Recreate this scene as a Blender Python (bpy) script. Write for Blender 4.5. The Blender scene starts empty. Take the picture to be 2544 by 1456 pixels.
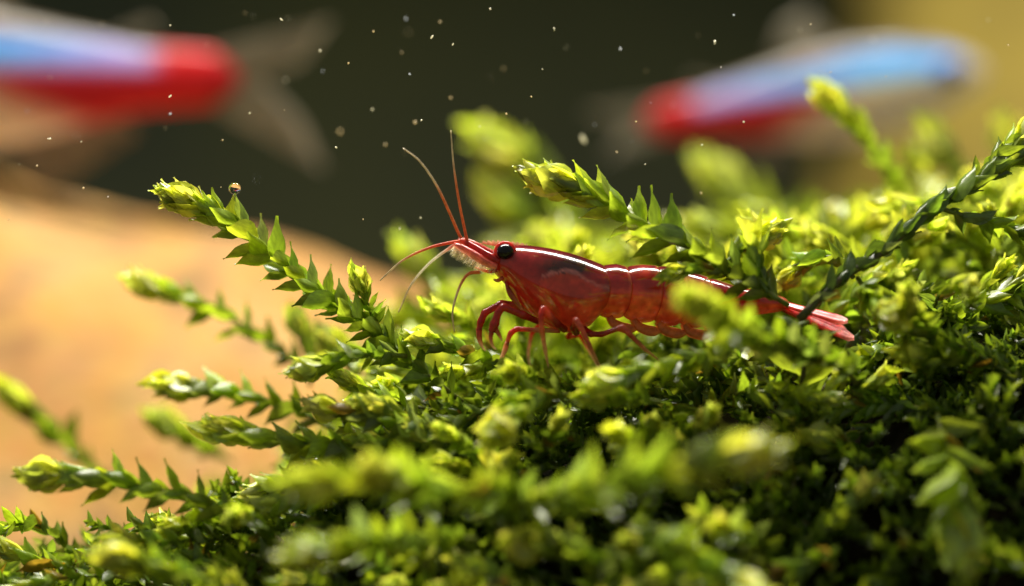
import bpy, math, random
import numpy as np
from mathutils import Vector, Matrix, noise as mnoise

# ------------------------------------------------------------------ scene, camera, light
# 1 Blender unit = 1 cm.  The lens looks along +Y; the plane of focus is y = 0.
S = bpy.context.scene
COL = S.collection
S.unit_settings.system = 'METRIC'
S.unit_settings.scale_length = 0.01
D = 14.0                 # lens to focus plane
PPC = 400.0              # photograph pixels per cm in the focus plane

cam_d = bpy.data.cameras.new('camera')
cam = bpy.data.objects.new('camera', cam_d)
COL.objects.link(cam)
cam.location = (0, -D, 0)
cam.rotation_euler = (math.radians(90), 0, 0)
cam_d.sensor_width = 36.0
cam_d.lens = 36.0 * D / (2544 / PPC)
cam_d.clip_start = 0.05
cam_d.clip_end = 500
cam_d.dof.use_dof = True
cam_d.dof.focus_distance = D - 0.08
APERTURE = 0.72          # diameter in cm
cam_d.dof.aperture_fstop = cam_d.lens * 1e-3 / APERTURE
S.camera = cam

W = bpy.data.worlds.new('World')
S.world = W
W.use_nodes = True
bg = W.node_tree.nodes['Background']
bg.inputs[0].default_value = (0.75, 0.85, 0.72, 1)
bg.inputs[1].default_value = 0.26

def area(name, loc, target, sx, sy, power, col):
    l = bpy.data.lights.new(name, 'AREA')
    l.shape = 'RECTANGLE'; l.size = sx; l.size_y = sy
    l.energy = power; l.color = col
    o = bpy.data.objects.new(name, l)
    COL.objects.link(o)
    o.location = loc
    d = Vector(target) - Vector(loc)
    o.rotation_euler = d.to_track_quat('-Z', 'Y').to_euler()
    return o
# the aquarium's long LED bar above and a little behind the subject
area('tank_lamp', (-1.5, 5.0, 15.0), (-0.8, 1.0, -0.5), 18, 2.4, 11500, (1.0, 0.95, 0.84))

S.view_settings.view_transform = 'Standard'
S.view_settings.look = 'None'
S.view_settings.exposure = 0.0
S.view_settings.gamma = 1.0
S.render.engine = 'CYCLES'
S.cycles.use_denoising = True
S.cycles.max_bounces = 8
S.cycles.transmission_bounces = 6
S.cycles.transparent_max_bounces = 10
S.cycles.sample_clamp_indirect = 6.0
S.cycles.caustics_reflective = False
S.cycles.caustics_refractive = False

# ------------------------------------------------------------------ helpers
def at(px, py, y=0.0):
    k = (D + y) / D / PPC
    return Vector(((px - 1272) * k, y, (728 - py) * k))

def proj(p):
    k = (D + p[1]) / D / PPC
    return p[0] / k + 1272, 728 - p[2] / k

def tag(o, label=None, cat=None, group=None, kind=None):
    if label: o['label'] = label
    if cat: o['category'] = cat
    if group: o['group'] = group
    if kind: o['kind'] = kind
    return o

def empty(name, loc):
    o = bpy.data.objects.new(name, None)
    o.empty_display_size = 0.1
    COL.objects.link(o)
    o.location = loc
    return o

def mesh(name, V, F, mat, smooth=True, cols=None):
    me = bpy.data.meshes.new(name)
    me.from_pydata([tuple(v) for v in V], [], [tuple(f) for f in F])
    if cols is not None:
        a = me.color_attributes.new('Col', 'FLOAT_COLOR', 'POINT')
        a.data.foreach_set('color', np.asarray(cols, dtype=np.float32).ravel())
    if smooth:
        me.polygons.foreach_set('use_smooth', [True] * len(me.polygons))
    me.update()
    if mat: me.materials.append(mat)
    return me

def obj(name, me, parent=None, loc=None):
    o = bpy.data.objects.new(name, me)
    COL.objects.link(o)
    if parent is not None: o.parent = parent
    if loc is not None: o.location = loc
    return o

def local(V, root):
    l = root.location
    return [(v[0] - l[0], v[1] - l[1], v[2] - l[2]) for v in V]

def crom(pts, n):
    """Catmull-Rom resampled to n points, even arc length."""
    P = np.array([tuple(p) for p in pts], dtype=float)
    P = np.vstack([2 * P[0] - P[1], P, 2 * P[-1] - P[-2]])
    out = []
    for i in range(1, len(P) - 2):
        for t in np.linspace(0, 1, 24, endpoint=False):
            a, b, c, d = P[i - 1], P[i], P[i + 1], P[i + 2]
            out.append(0.5 * (2 * b + (c - a) * t + (2 * a - 5 * b + 4 * c - d) * t * t + (3 * b - a - 3 * c + d) * t ** 3))
    out.append(P[-2])
    out = np.array(out)
    s = np.concatenate([[0], np.cumsum(np.linalg.norm(np.diff(out, axis=0), axis=1))])
    q = np.linspace(0, s[-1], n)
    return np.stack([np.interp(q, s, out[:, k]) for k in range(out.shape[1])], 1), s[-1]

def tube(P, R, n=8, flat=1.0):
    """closed tube through points P with radii R."""
    P = np.asarray(P); m = len(P)
    T = np.gradient(P, axis=0)
    T /= np.linalg.norm(T, axis=1)[:, None] + 1e-12
    up = np.array([0.13, 0.2, 1.0])
    if abs(np.dot(T[0], up)) > 0.95: up = np.array([1.0, 0.1, 0])
    V, F = [], []
    u = up - T[0] * np.dot(up, T[0]); u /= np.linalg.norm(u)
    for i in range(m):
        u = u - T[i] * np.dot(u, T[i]); u /= np.linalg.norm(u) + 1e-12
        w = np.cross(T[i], u)
        for k in range(n):
            a = 2 * math.pi * k / n
            V.append(P[i] + R[i] * (math.cos(a) * u + flat * math.sin(a) * w))
    for i in range(m - 1):
        for k in range(n):
            k2 = (k + 1) % n
            F.append((i * n + k, i * n + k2, (i + 1) * n + k2, (i + 1) * n + k))
    F.append(tuple(range(n))[::-1]); F.append(tuple((m - 1) * n + k for k in range(n)))
    return V, F

# ------------------------------------------------------------------ materials
def newmat(name):
    m = bpy.data.materials.new(name); m.use_nodes = True
    nt = m.node_tree
    for n in list(nt.nodes): nt.nodes.remove(n)
    return m, nt, nt.nodes, nt.links

def nd(N, t, **k):
    n = N.new(t)
    for a, v in k.items(): setattr(n, a, v)
    return n

def mixcol(N, L, fac, a, b, blend='MIX'):
    m = nd(N, 'ShaderNodeMix', data_type='RGBA', blend_type=blend)
    for i, v in ((0, fac), (6, a), (7, b)):
        if hasattr(v, 'is_linked'): L.new(v, m.inputs[i])
        elif i == 0: m.inputs[0].default_value = v
        else: m.inputs[i].default_value = (*v, 1)
    return m.outputs[2]

def leaf_mat(name, from_attr):
    m, nt, N, L = newmat(name)
    if from_attr:
        c = nd(N, 'ShaderNodeAttribute', attribute_name='Col').outputs['Color']
        tc = nd(N, 'ShaderNodeNewGeometry').outputs['Position']
        sc = (14, 14, 14)
    else:
        c = nd(N, 'ShaderNodeObjectInfo').outputs['Color']
        tc = nd(N, 'ShaderNodeTexCoord').outputs['Object']
        sc = (3.5, 22, 6)
    mp = nd(N, 'ShaderNodeMapping'); mp.inputs['Scale'].default_value = sc
    L.new(tc, mp.inputs[0])
    nz = nd(N, 'ShaderNodeTexNoise'); nz.inputs['Scale'].default_value = 1.0; nz.inputs['Detail'].default_value = 4
    L.new(mp.outputs[0], nz.inputs['Vector'])
    r = nd(N, 'ShaderNodeMapRange'); r.inputs[1].default_value = .3; r.inputs[2].default_value = .7
    r.inputs[3].default_value = .62; r.inputs[4].default_value = 1.25
    L.new(nz.outputs['Fac'], r.inputs[0])
    cc = nd(N, 'ShaderNodeVectorMath', operation='SCALE')
    L.new(c, cc.inputs[0]); L.new(r.outputs[0], cc.inputs['Scale'])
    bump = nd(N, 'ShaderNodeBump'); bump.inputs['Strength'].default_value = .25; bump.inputs['Distance'].default_value = .01
    L.new(nz.outputs['Fac'], bump.inputs['Height'])
    p = nd(N, 'ShaderNodeBsdfPrincipled')
    p.inputs['Roughness'].default_value = .30
    p.inputs['Specular IOR Level'].default_value = 1.0
    L.new(cc.outputs[0], p.inputs['Base Color']); L.new(bump.outputs[0], p.inputs['Normal'])
    tint = nd(N, 'ShaderNodeVectorMath', operation='MULTIPLY'); tint.inputs[1].default_value = (1.8, 1.68, .85)
    L.new(cc.outputs[0], tint.inputs[0])
    t = nd(N, 'ShaderNodeBsdfTranslucent'); L.new(tint.outputs[0], t.inputs['Color'])
    mx = nd(N, 'ShaderNodeMixShader'); mx.inputs[0].default_value = .52
    L.new(p.outputs[0], mx.inputs[1]); L.new(t.outputs[0], mx.inputs[2])
    o = nd(N, 'ShaderNodeOutputMaterial'); L.new(mx.outputs[0], o.inputs[0])
    return m

LEAF = leaf_mat('moss_leaf', False)
LEAFA = leaf_mat('moss_leaf_mass', True)

def simple(name, col, rough=.5, spec=.5, noise=None, coat=0, bump=0, sss=0):
    m, nt, N, L = newmat(name)
    p = nd(N, 'ShaderNodeBsdfPrincipled')
    p.inputs['Roughness'].default_value = rough
    p.inputs['Specular IOR Level'].default_value = spec
    p.inputs['Coat Weight'].default_value = coat
    p.inputs['Coat Roughness'].default_value = .04
    p.inputs['Base Color'].default_value = (*col, 1)
    if sss:
        p.inputs['Subsurface Weight'].default_value = sss
        p.inputs['Subsurface Radius'].default_value = (1, .25, .15)
        p.inputs['Subsurface Scale'].default_value = .05
    if noise:
        col2, scale = noise
        g = nd(N, 'ShaderNodeTexCoord')
        nz = nd(N, 'ShaderNodeTexNoise'); nz.inputs['Scale'].default_value = scale; nz.inputs['Detail'].default_value = 6
        L.new(g.outputs['Object'], nz.inputs['Vector'])
        r = nd(N, 'ShaderNodeMapRange'); r.inputs[1].default_value = .35; r.inputs[2].default_value = .65
        L.new(nz.outputs['Fac'], r.inputs[0])
        L.new(mixcol(N, L, r.outputs[0], col, col2), p.inputs['Base Color'])
        if bump:
            b = nd(N, 'ShaderNodeBump'); b.inputs['Strength'].default_value = bump; b.inputs['Distance'].default_value = .05
            L.new(nz.outputs['Fac'], b.inputs['Height']); L.new(b.outputs[0], p.inputs['Normal'])
    o = nd(N, 'ShaderNodeOutputMaterial'); L.new(p.outputs[0], o.inputs[0])
    return m

def flesh(name, trans=.35, rough=.22, coat=.6, alpha=False, fine=60.0, amp=.35, metal=0.0):
    """pigmented, slightly see-through skin; colour per vertex, alpha channel = how see-through."""
    m, nt, N, L = newmat(name)
    a = nd(N, 'ShaderNodeAttribute', attribute_name='Col')
    g = nd(N, 'ShaderNodeTexCoord')
    nz = nd(N, 'ShaderNodeTexNoise'); nz.inputs['Scale'].default_value = fine; nz.inputs['Detail'].default_value = 5
    L.new(g.outputs['Object'], nz.inputs['Vector'])
    r = nd(N, 'ShaderNodeMapRange'); r.inputs[1].default_value = .3; r.inputs[2].default_value = .7
    r.inputs[3].default_value = 1 - amp; r.inputs[4].default_value = 1 + amp
    L.new(nz.outputs['Fac'], r.inputs[0])
    c = nd(N, 'ShaderNodeVectorMath', operation='SCALE')
    L.new(a.outputs['Color'], c.inputs[0]); L.new(r.outputs[0], c.inputs['Scale'])
    p = nd(N, 'ShaderNodeBsdfPrincipled')
    p.inputs['Roughness'].default_value = rough
    p.inputs['Metallic'].default_value = metal
    p.inputs['Coat Weight'].default_value = coat
    p.inputs['Coat Roughness'].default_value = .05
    L.new(c.outputs[0], p.inputs['Base Color'])
    t = nd(N, 'ShaderNodeBsdfTranslucent')
    s2 = nd(N, 'ShaderNodeVectorMath', operation='SCALE'); s2.inputs['Scale'].default_value = 1.9
    L.new(c.outputs[0], s2.inputs[0]); L.new(s2.outputs[0], t.inputs['Color'])
    mx = nd(N, 'ShaderNodeMixShader'); mx.inputs[0].default_value = trans
    L.new(p.outputs[0], mx.inputs[1]); L.new(t.outputs[0], mx.inputs[2])
    out = mx.outputs[0]
    if alpha:
        tr = nd(N, 'ShaderNodeBsdfTransparent')
        L.new(mixcol(N, L, .5, (1, 1, 1), c.outputs[0]), tr.inputs[0])
        m2 = nd(N, 'ShaderNodeMixShader')
        L.new(a.outputs['Alpha'], m2.inputs[0]); L.new(tr.outputs[0], m2.inputs[1]); L.new(out, m2.inputs[2])
        out = m2.outputs[0]
    o = nd(N, 'ShaderNodeOutputMaterial'); L.new(out, o.inputs[0])
    return m

STEM = simple('moss_stem', (.05, .06, .012), .5, .4, ((.09, .06, .02), 30))
STEMG = simple('moss_stem_green', (.10, .16, .015), .45, .4, ((.14, .13, .02), 30))

# ------------------------------------------------------------------ the setting
WALL = simple('dark_back_pane', (.12, .125, .055), .8, .1, ((.07, .08, .055), .09))
wv = [(-60, 34, -40), (60, 34, -40), (60, 34, 40), (-60, 34, 40), (-60, 35, -40), (60, 35, -40), (60, 35, 40), (-60, 35, 40)]
wf = [(0, 1, 2, 3), (7, 6, 5, 4), (0, 4, 5, 1), (3, 2, 6, 7), (0, 3, 7, 4), (1, 5, 6, 2)]
tag(obj('back_wall', mesh('back_wall', wv, wf, WALL, False)), kind='structure')

def zsurf(x, y):
    z = np.interp(x, [-8, -3.2, -2.2, -1.6, -1.0, -.5, 0, .8, 1.6, 2.2, 3.2, 8],
                  [-2.5, -1.75, -1.42, -1.12, -.84, -.68, -.64, -.58, -.42, -.2, .1, .5])
    sl = np.interp(x, [-3, -1.2, 0, 1, 3, 6], [-.12, -.02, .12, .17, .13, .1])
    yb = np.clip(y, 0, 6)
    return z + np.where(y < 0, 1.45 * y + .35 * np.clip(-y, 0, .35), sl * yb) - .25 * np.clip(y - 6, 0, 20)

BED = simple('moss_bed_soil', (.010, .012, .004), .9, .1, ((.022, .013, .005), 3), bump=.6)  # near-black colour paints deep shade into the gaps between sprigs
gx = np.linspace(-9, 9, 90); gy = np.linspace(-5, 16, 90)
V = []; F = []
for j, y in enumerate(gy):
    for i, x in enumerate(gx):
        n = mnoise.noise(Vector((x * 1.3, y * 1.3, 3.1))) * .12
        V.append((x, y, float(zsurf(x, y)) - .5 + n))
for j in range(89):
    for i in range(89):
        a = j * 90 + i; F.append((a, a + 1, a + 91, a + 90))
tag(obj('moss_bed', mesh('moss_bed', V, F, BED)), kind='structure')

SAND = simple('tank_floor_sand', (.16, .11, .05), .9, .1, ((.08, .05, .025), 1.2), bump=.5)
V = [(-60, -20, -6), (60, -20, -6), (60, 34, -6), (-60, 34, -6)]
tag(obj('tank_floor', mesh('tank_floor', V, [(0, 1, 2, 3)], SAND, False)), kind='structure')

# ------------------------------------------------------------------ sandstone rock on the left
def rock_material():
    m, nt, N, L = newmat('tan_sandstone')
    g = nd(N, 'ShaderNodeTexCoord')
    n1 = nd(N, 'ShaderNodeTexNoise'); n1.inputs['Scale'].default_value = .75; n1.inputs['Detail'].default_value = 3
    n2 = nd(N, 'ShaderNodeTexNoise'); n2.inputs['Scale'].default_value = 6; n2.inputs['Detail'].default_value = 6
    L.new(g.outputs['Object'], n1.inputs[0]); L.new(g.outputs['Object'], n2.inputs[0])
    r = nd(N, 'ShaderNodeValToRGB'); e = r.color_ramp.elements
    e[0].position = .30; e[0].color = (.30, .16, .06, 1)
    e[1].position = .66; e[1].color = (.40, .25, .105, 1)
    k = r.color_ramp.elements.new(.44); k.color = (.36, .19, .05, 1)
    L.new(n1.outputs[0], r.inputs[0])
    n3 = nd(N, 'ShaderNodeTexNoise'); n3.inputs['Scale'].default_value = 1.5; n3.inputs['Detail'].default_value = 4
    L.new(g.outputs['Object'], n3.inputs[0])
    st = nd(N, 'ShaderNodeMapRange'); st.inputs[1].default_value = .50; st.inputs[2].default_value = .70; st.inputs[4].default_value = .75
    L.new(n3.outputs[0], st.inputs[0])
    c = mixcol(N, L, .25, r.outputs[0], n2.outputs['Color'], 'OVERLAY')
    c = mixcol(N, L, st.outputs[0], c, (.12, .065, .035))
    p = nd(N, 'ShaderNodeBsdfPrincipled'); p.inputs['Roughness'].default_value = .85
    p.inputs['Specular IOR Level'].default_value = .15
    b = nd(N, 'ShaderNodeBump'); b.inputs['Strength'].default_value = .5; b.inputs['Distance'].default_value = .1
    L.new(n2.outputs[0], b.inputs['Height']); L.new(b.outputs[0], p.inputs['Normal'])
    L.new(c, p.inputs['Base Color'])
    o = nd(N, 'ShaderNodeOutputMaterial'); L.new(p.outputs[0], o.inputs[0])
    return m
def make_rock():
    V = []; F = []
    # ridge height along x (cm, at depth about 5 behind the focus plane)
    xs = np.linspace(-11, 2.6, 80)
    nth = 60
    for x in xs:
        top = np.interp(x, [-11, -6, -4.4, -3.4, -2.4, -1.6, -1.0, -.4, .3, 1.2, 2.6],
                        [2.7, 1.7, 0.98, .70, .54, .26, .02, -.15, -.5, -1.2, -2.4])
        for k in range(nth):
            a = math.pi * k / (nth - 1)       # front foot -> top -> back foot
            c, s = math.cos(a), math.sin(a)
            if a < math.pi / 2:                     # long slope towards the viewer
                y = 6.4 - 4.2 * c; z = -3.6 + (top + 3.6) * (1 - c ** 1.25)
            else:
                y = 6.4 - 3.0 * c; z = -3.6 + (top + 3.6) * s ** .7
            nrm = Vector((0, -c, s))
            n = mnoise.fractal(Vector((x * .55, y * .55, z * .55 + 4)), .9, 2.1, 4) * .2
            n += mnoise.noise(Vector((x * 2.2, y * 2.2, z * 2.2))) * .06
            V.append((x, y + nrm.y * n, z + nrm.z * n * .6))
    m = len(xs)
    for i in range(m - 1):
        for k in range(nth - 1):
            a = i * nth + k
            F.append((a, a + nth, a + nth + 1, a + 1))
    F.append(tuple(range(nth))); F.append(tuple((m - 1) * nth + k for k in range(nth))[::-1])
    o = obj('sandstone_rock', mesh('sandstone_rock', V, F, rock_material()))
    tag(o, 'large tan sandstone rock sloping down behind the left moss sprigs', 'rock')
make_rock()

# driftwood far behind on the right
def make_wood():
    V = []; F = []
    m, n = 40, 28
    for i in range(m):
        t = i / (m - 1)
        z = -6 + 22 * t
        cx = 9.6 + 1.2 * math.sin(t * 3.0) - 1.0 * t
        R = 5.4 - 1.2 * t
        for k in range(n):
            a = 2 * math.pi * k / n
            d = mnoise.fractal(Vector((math.cos(a) * 1.6, math.sin(a) * 1.6, z * .22)), 1, 2, 4) * .8
            V.append((cx + (R + d) * math.cos(a), 22 + (R + d) * math.sin(a), z))
    for i in range(m - 1):
        for k in range(n):
            F.append((i * n + k, i * n + (k + 1) % n, (i + 1) * n + (k + 1) % n, (i + 1) * n + k))
    F.append(tuple(range(n))[::-1]); F.append(tuple((m - 1) * n + k for k in range(n)))
    w = simple('driftwood_bark', (.42, .31, .06), .9, .1, ((.28, .21, .05), .4), bump=.5)
    tag(obj('driftwood', mesh('driftwood', V, F, w)), 'thick blurred ochre driftwood trunk standing far behind the moss', 'driftwood')
make_wood()

# ------------------------------------------------------------------ moss
LEAVES = []
def make_leaf(width, cup, curl, twist, nl=6, nw=4):
    V = []; F = []
    for i in range(nl + 1):
        t = i / nl
        w = width * (math.sin(math.pi * min(1, (t * .93 + .07)) ** .78) ** .85) * (1 - .25 * t)
        if i == nl: w = .010
        for j in range(nw + 1):
            s = -1 + 2 * j / nw
            x = t * (1 - .05 * abs(s) * (1 - t))
            y = w * s
            z = cup * w * s * s * 1.6 + curl * t * t + .03 * math.sin(t * 9 + s * 2)
            a = twist * t
            V.append((x, y * math.cos(a) - z * math.sin(a) * .3, z * math.cos(a) + y * math.sin(a)))
    for i in range(nl):
        for j in range(nw):
            a = i * (nw + 1) + j
            F.append((a, a + 1, a + nw + 2, a + nw + 1))
    return V, F
rl = random.Random(5)
LEAF_VF = []
for k in range(8):
    vf = make_leaf(rl.uniform(.195, .265), rl.uniform(.5, 1.15), rl.uniform(.02, .24), rl.uniform(-.4, .4))
    LEAF_VF.append(vf)
    LEAVES.append(mesh('leaf', vf[0], vf[1], LEAF))
SMALL_VF = [make_leaf(.24, .6, .12, .2, 3, 2), make_leaf(.28, .8, .2, -.2, 3, 2)]

def hsv_mix(a, b, t): return tuple(a[i] * (1 - t) + b[i] * t for i in range(3))
YOUNG = (.50, .58, .065)
MID = (.22, .33, .022)
OLD = (.065, .115, .014)
GREY = (.16, .21, .075)  # greyer leaf tone; also paints pale glints onto some leaves

def leaf_frames(pts, leaf, step, spread, rnd, rows=4, bud=True, twist0=0.0, taper=.75, flatdir=None, budn=11):
    """yield (matrix, t) for every leaf on a sprig running base -> tip through pts."""
    n = 60
    P, Ln = crom(pts, n)
    T = np.gradient(P, axis=0); T /= np.linalg.norm(T, axis=1)[:, None]
    out = []
    s = leaf * .25
    i = 0
    ref = Vector((0, 0, 1)) if flatdir is None else Vector(flatdir)
    while s < Ln:
        f = s / Ln
        k = min(n - 1.001, f * (n - 1)); k0 = int(k)
        p = Vector(P[k0] + (P[k0 + 1] - P[k0]) * (k - k0)); t = Vector(T[k0])
        r = ref - t * ref.dot(t)
        if r.length < .15:
            r = Vector((1, 0, 0)) - t * t.x
        r.normalize(); b = t.cross(r)
        if rows == 2: az = math.pi * (i % 2) + rnd.gauss(0, .28)
        elif rows == 4: az = (0, math.pi, math.pi * .5, 1.5 * math.pi)[i % 4] + rnd.gauss(0, .36)
        else: az = i * 2.39996 + rnd.gauss(0, .2)
        az += twist0
        R = r * math.cos(az) + b * math.sin(az)
        d_end = (Ln - s) / leaf
        a = spread + rnd.gauss(0, .13)
        if bud: a = .20 + (a - .20) * min(1, d_end / 2.2)
        size = leaf * (taper + (1 - taper) * min(1, f * 2.2)) * rnd.uniform(.82, 1.16)
        if bud and d_end < 1.0: size *= .95
        d = t * math.cos(a) + R * math.sin(a)
        nn = t * math.sin(a) - R * math.cos(a)
        w = nn.cross(d)
        q = rnd.gauss(0, .22)
        nn2 = nn * math.cos(q) + w * math.sin(q); w2 = nn2.cross(d)
        sw = size * rnd.uniform(.85, 1.2)
        M = Matrix(((d.x * size, w2.x * sw, nn2.x * size, p.x), (d.y * size, w2.y * sw, nn2.y * size, p.y),
                    (d.z * size, w2.z * sw, nn2.z * size, p.z), (0, 0, 0, 1)))
        out.append((M, f))
        s += step * (1 if d_end > 1.6 else .62) * rnd.uniform(.8, 1.2)
        i += 1
    if bud:                                   # overlapping bud scales closing over the tip
        t = Vector(T[-1]); p0 = Vector(P[-1])
        r = ref - t * ref.dot(t)
        if r.length < .1: r = Vector((1, 0, 0)) - t * t.x
        r.normalize(); b = t.cross(r)
        for j in range(budn):
            az = j * 2.39996 + rnd.random() * .4
            a = (.46, .32, .16)[j // 4] + rnd.gauss(0, .06)
            R = r * math.cos(az) + b * math.sin(az)
            d = t * math.cos(a) + R * math.sin(a); nn = t * math.sin(a) - R * math.cos(a); w2 = nn.cross(d)
            size = leaf * (1.02, .95, .8)[j // 4] * rnd.uniform(.9, 1.1)
            p = p0 - t * leaf * (.55, .35, .15)[j // 4] + R * leaf * .05
            sw = size * (1.85 if budn > 8 else 1.25)
            M = Matrix(((d.x * size, w2.x * sw, nn.x * size, p.x), (d.y * size, w2.y * sw, nn.y * size, p.y),
                        (d.z * size, w2.z * sw, nn.z * size, p.z), (0, 0, 0, 1)))
            out.append((M, 1.08))
    return out, P, Ln

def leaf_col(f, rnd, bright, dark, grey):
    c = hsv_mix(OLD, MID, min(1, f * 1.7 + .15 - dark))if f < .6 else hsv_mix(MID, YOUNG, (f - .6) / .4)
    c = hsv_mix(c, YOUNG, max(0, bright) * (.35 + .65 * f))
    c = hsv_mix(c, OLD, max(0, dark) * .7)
    if rnd.random() < grey: c = hsv_mix(c, GREY, rnd.uniform(.3, .9))
    if f > 1.05: c = hsv_mix(c, (.66, .68, .22), .45 * rnd.random() + .15)
    j = rnd.uniform(.78, 1.2)
    if f < .8 and rnd.random() < .015: c = hsv_mix(c, (.22, .11, .02), .8)
    return (min(.8, c[0] * j * rnd.uniform(.9, 1.12)), min(.85, c[1] * j), c[2] * j * rnd.uniform(.7, 1.4), 1)

NLEAF = [0]
def sprig(pts, leaf_px, label, group=None, seed=0, step=None, spread=.85, rows=4, bud=True, bright=0., dark=0., grey=.12,
          stem_r=.016, green=True, twist0=0.0, flatdir=None, taper=.75, world=False, budn=11):
    rnd = random.Random(seed * 77 + 13)
    Wp = [Vector(p) for p in pts] if world else [at(*p) for p in pts]
    leaf = leaf_px if world else leaf_px / PPC * 1.2
    fr, P, Ln = leaf_frames(Wp, leaf, (step or leaf * .16), spread, rnd, rows, bud, twist0, taper, flatdir, budn)
    root = empty('moss_sprig', Wp[0])
    tag(root, label, 'moss sprig', group)
    P2 = P[::3] if len(P) > 30 else P
    R = np.linspace(stem_r, stem_r * .45, len(P2))
    V, F = tube(P2, R, 6)
    obj('stem', mesh('stem', local(V, root), F, STEMG if green else STEM), root)
    base = Matrix.Translation(-Wp[0])
    for M, f in fr:
        o = bpy.data.objects.new('leaf', LEAVES[rnd.randrange(8)])
        COL.objects.link(o)
        o.parent = root
        o.matrix_basis = base @ M
        o.color = leaf_col(f, rnd, bright, dark, grey)
        NLEAF[0] += 1
    return root

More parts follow.
